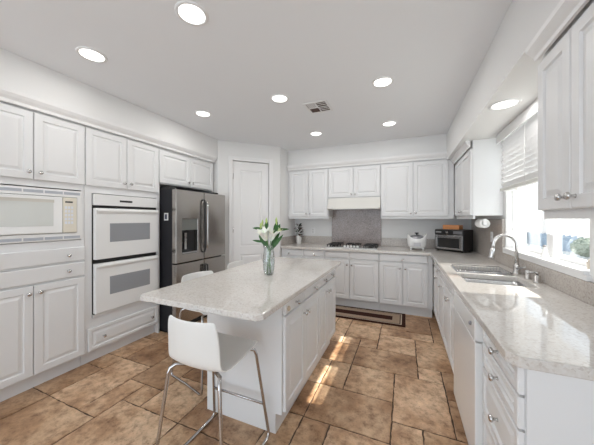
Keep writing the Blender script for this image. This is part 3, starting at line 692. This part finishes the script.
for i, (lb, tip, fl, lv) in enumerate(stems):
    o = thing('lily', lb, 'flower', (VX, VY, VZ), 0, 'lilies in the glass vase')
    def loc(v): return v-Vector((VX, VY, VZ))
    b0 = vp((-.5, .5, .3, -.3)[i]*.03, .018, (.3, -.3, .5, -.5)[i]*.03); tp = vp(tip[0], tip[1], tip[2]); nk = vp(tip[0]*.25, .215, tip[2]*.3)
    MB().tube([loc(b0), loc(nk), loc(tp)], .0032, 7).obj('stem', stemm, o)
    m = MB()
    for (p, d, L_, wd) in lv: leaf(m, loc(vp(*p)), Rv*d[0]+Vector((0, 0, d[1]))+Fv*d[2], L_, wd*1.0, up=-Fv)
    m.obj('leaves', leafm, o)
    for (p, d, R_) in fl:
        m = MB(); flower(m, loc(vp(*p)), Rv*d[0]+Vector((0, 0, d[1]))+Fv*d[2], R_, open_=.5, wd=R_*.23); q = m.obj('bloom', petal if i < 2 else mat('pale_green_petal', (.66, .72, .42), .5), o)
        MB().tube([loc(vp(*p)), loc(vp(*p))+(Rv*d[0]+Vector((0, 0, d[1]))+Fv*d[2]).normalized()*R_*.8], .002, 6).obj('stamen', budm, q)
    if i >= 2:
        for (a, u_, f_) in (((-.055, .41, .02), (-.065, .385, -.01), (-.022, .425, .02)) if i == 2 else ((.06, .43, .02),)):
            c_ = loc(vp(a, u_, f_)); MB().tube([loc(tp), c_, c_+Vector((0, 0, .02)), c_+Vector((0, 0, .045))], .006, 8, rad=[.002, .007, .010, .002]).obj('bud', budm, o)

# ------------------------------------------------------------------ back counter things
t = thing('potted_plant', 'small potted plant with dark reddish leaves at the back counter corner', 'plant', (-1.80, 4.36, .914))
MB().lathe([(.036, 0), (.040, .004), (.052, .13), (.056, .15), (.050, .15), (.046, .13), (.001, .13)], n=20).obj('pot', porcelain, t)
m = MB(); m2 = MB(); random.seed(4)
for k in range(60):
    a = random.uniform(0, 2*PI); u_ = random.uniform(.12, .36); p = Vector((.03*math.cos(a), .03*math.sin(a), u_)); d = Vector((math.cos(a), math.sin(a), random.uniform(-.3, .9)))
    leaf(m if k % 3 else m2, p, d, random.uniform(.05, .09), .016)
m.obj('leaves', leafd, t); m2.obj('red_leaves', redleaf, t)
MB().tube([(0, 0, .13), (.005, 0, .36)], .005, 6).obj('stem', woodd, t)

ck = thing('cooktop', 'five burner gas cooktop with black grates in the back counter', 'cooktop', (-.78, 4.20, .9142))
MB().box(-.40, .40, -.215, .215, 0.0, .012, bev=.004).obj('plate', mat('cooktop_plate', (.62, .62, .60), .15, .6), ck)
def burner(x, y, s_):
    o = MB().lathe([(s_*.6, 0), (s_*.62, .008), (s_*.4, .012), (s_*.42, .020), (s_*.1, .022)], (0, 0, 0), 18).obj('burner', black, ck, (x, y, .0125))
    m = MB(); q = s_*1.45
    for a in range(4):
        M = Matrix.Rotation(a*PI/2, 4, 'Z'); m.box(s_*.35, q, -.006, .006, .030, .042, M); m.box(q-.012, q, -q, q, .028, .038, M); m.box(q-.014, q-.002, q-.014, q-.002, 0, .030, M)
    m.obj('grate', iron, o)
for (x, y, s_) in ((-.29, -.10, .065), (-.29, .11, .065), (.29, -.10, .065), (.29, .11, .065), (0, .08, .075)): burner(x, y, s_)
for x in (-.10, -.05, 0, .05, .10): MB().lathe([(.019, 0), (.018, .022), (.012, .026)], n=14).obj('control_knob', enamel, ck, (x, -.15, .0125))

t = thing('rice_cooker', 'white rice cooker with a steel lid on the back counter', 'rice cooker', (.17, 4.235, .914))
m = MB(); ls = []
for (r_, z_, up_) in ((.09, .022, 0), (.118, .045, 0), (.132, .09, 0), (.136, .13, .02), (.132, .165, .075), (.126, .168, .078), (.122, .150, .06), (.115, .14, 0)):
    ls.append([(r_*math.cos(2*PI*k/40), r_*math.sin(2*PI*k/40), z_+up_*abs(math.cos(2*PI*k/40))**3) for k in range(40)])
m.loops(ls, cap0=True, smooth=True).obj('body', enamel, t)
MB().lathe([(.118, .145), (.112, .178), (.085, .205), (.04, .222), (.012, .224)], n=28).obj('lid', mat('lid_grey', (.36, .36, .38), .2, .6), t)
MB().lathe([(.012, .222), (.012, .235), (.030, .242), (.030, .252), (.010, .256)], n=16).obj('lid_knob', black, t)
for (x, y) in ((-.08, -.07), (.08, -.07), (-.08, .07), (.08, .07)): MB().lathe([(.014, 0), (.018, .04)], (x, y, 0), 10).obj('foot', enamel, t)
MB().box(-.045, .045, -.139, -.125, .06, .115, bev=.003).obj('control_panel', mat('panel_grey', (.5, .5, .52), .3), t)

an = math.radians(-38)
t = thing('toaster_oven', 'black and steel toaster oven angled in the counter corner', 'toaster oven', (.41, 4.255, .914), an)
WO, DO, HO = .395, .26, .31
MB().box(0, WO, .012, DO, .012, HO, bev=.006).obj('body', black, t)
for x in (.03, WO-.03):
    for y in (.04, DO-.04): MB().lathe([(.012, 0), (.012, .0125)], (x, y, 0), 10).obj('foot', black, t)
MB().box(.003, WO-.003, -.002, .0115, .235, HO-.005, bev=.003).obj('control_panel', black, t)
o = MB().plate([.006, .045, WO-.045, WO-.006], [.03, .055, .19, .228], lambda i, j: not (i == 1 and j == 1), -.008, .0115, axis='y').obj('door', steel2, t, bevel=.002)
MB().box(.045, WO-.045, .002, .008, .055, .19).obj('glass', mat('toaster_glass', (.03, .03, .03), .05), o)
MB().tube([(.04, -.010, .205), (.04, -.035, .205), (WO-.04, -.035, .205), (WO-.04, -.010, .205)], .007, 8).obj('handle', steel2, o)
MB().lathe([(.018, 0), (.017, .016)], (0, 0, 0), 16, Matrix.Rotation(R90, 4, 'X')).obj('dial', chrome, t, (.19, -.003, .268))
MB().box(.27, .385, -.0045, -.0015, .25, .29).obj('display', mat('display_grey', (.18, .18, .19), .2), t)
MB().box(.02, .10, -.0045, -.0015, .262, .280).obj('badge', mat('badge_grey', (.3, .3, .31), .3), t)
for z in (.10, .15):
    pass
tag(MB().box(0, .23, 0, .10, 0, .062, bev=.003).obj('wooden_box', woodo, None, (.515, 4.27, .914+HO+.0005), an), 'small orange wooden box on top of the toaster oven', 'box')

pt = thing('paper_towel_holder', 'paper towel roll mounted under the corner upper cabinet', 'paper towel', (.785, 3.37, 1.325))
MY_ = Matrix.Rotation(R90, 4, 'X')
MB().lathe([(.048, -.10), (.048, .10), (.018, .10), (.018, -.10), (.048, -.10)], (0, 0, 0), 28, MY_, cap=False).obj('roll', paper, pt)
MB().lathe([(.012, -.112), (.012, .112)], (0, 0, 0), 12, MY_).obj('rod', enamel, pt)
for y in (-.112, .112): MB().box(-.016, .016, y-.004, y+.004, -.016, .0495).obj('bracket', enamel, pt)

def outlet(label, loc, rz, name='wall_outlet'):
    t = thing(name, label, 'outlet', loc, rz, 'wall outlets'); MB().box(-.036, .036, -.006, 0, -.058, .058, bev=.002).obj('cover_plate', trimw, t)
    for z in (-.022, .022):
        m = MB().box(-.014, .014, -.0075, -.006, z-.014, z+.014); m.obj('socket', mat('socket', (.62, .62, .61), .4), t)
outlet('white outlet on the back wall between plant and cooktop', (-1.58, YW, 1.15), 0)
outlet('white outlet on the side wall left of the sink window', (XW-.021, 3.52, 1.17), -R90)

# ------------------------------------------------------------------ rug
rx0, rx1, ry0, ry1 = -1.35, .012, 3.50, 3.975
def inset(k): return (rx0+k, rx1-k, ry0+k, ry1-k)
ks = [0, .045, .062, .075, .155, .172]
rings = []
m = MB()
mats_ = [rugd, rugt, rugl, rugt, rugd]
def rc4(k, z=.011): a = inset(k); return [(a[0], a[2], z), (a[1], a[2], z), (a[1], a[3], z), (a[0], a[3], z)]
idx = [0, 1, 2, 1]
m.mi = 0; m.loops([rc4(-.0, .001), rc4(0)])
for (k0, k1, q) in ((0, .045, 0), (.045, .06, 2), (.06, .072, 0), (.072, .165, 1)):
    m.mi = q; m.loops([rc4(k0), rc4(k1)])
m.mi = 0; m.loops([rc4(.165)], cap1=True) if False else m.loops([rc4(.165), rc4(.2)], cap1=True)
tag(m.obj('rug', [rugd, rugt, rugl]), 'tan and dark brown bordered rug on the floor before the cooktop', 'rug')

# ------------------------------------------------------------------ ceiling: downlights and air register
lamp_spots = [(-1.17, 1.16, 'recessed ceiling light nearest the camera at the top of the view'), (-2.15, 1.16, 'recessed ceiling light above the microwave, nearest the left wall'), (-2.16, 2.31, 'recessed ceiling light above the refrigerator front'),
              (-1.17, 2.32, 'recessed ceiling light left of the air vent'), (-.18, 2.40, 'recessed ceiling light above the aisle, right of the air vent'), (-.18, 3.48, 'recessed ceiling light farthest back on the right'), (-1.17, 3.48, 'recessed ceiling light farthest back, behind the air vent')]
def make_lamp(x, y, z, lb, pw):
    t = thing('recessed_light', lb, 'ceiling light', (x, y, z), 0, 'recessed ceiling lights')
    MB().lathe([(.095, 0), (.093, -.006), (.080, -.009), (.074, -.004), (.074, -.0005)], n=32, cap=False).obj('trim_ring', trimw, t)
    MB().lathe([(.074, -.002), (.074, -.005), (.03, -.0065)], n=32).obj('lens', lampm, t)
    l = bpy.data.lights.new('lamp', 'AREA'); l.shape = 'DISK'; l.size = .15; l.energy = pw; l.color = (1, .98, .95)
    o = bpy.data.objects.new('lamp', l); C.objects.link(o); o.location = (0, 0, -.012); o.parent = t
    return t
for (x, y, lb) in lamp_spots: make_lamp(x, y, H, lb, LAMP_W)
make_lamp(.675, 2.31, 2.215, 'recessed light in the soffit above the sink', LAMP_W*.5)
t = thing('ceiling_vent', 'square white air vent with dark louvres in the ceiling', 'vent', (-.87, 2.665, H))
MB().plate([-.13, -.105, -.004, .004, .105, .13], [-.14, -.115, -.004, .004, .115, .14], lambda i, j: not (i in (1, 3) and j in (1, 3)), -.008, -.0005).obj('frame', trimw, t, bevel=.002)
MB().box(-.108, .108, -.118, .118, -.0022, -.0006).obj('duct_opening', mat('duct_brown', (.10, .06, .045), .8), t)
m = MB()
for k in range(5):
    x = -.097+k*.020; m.box(x, x+.014, -.113, -.006, -.0062, -.0032)
    if k % 2: m.box(.008, .10, .010+k*.02, .018+k*.02, -.0062, -.0032); m.box(.008, .10, -.112+k*.02, -.104+k*.02, -.0062, -.0032)
m.obj('louvres', trimw, t)
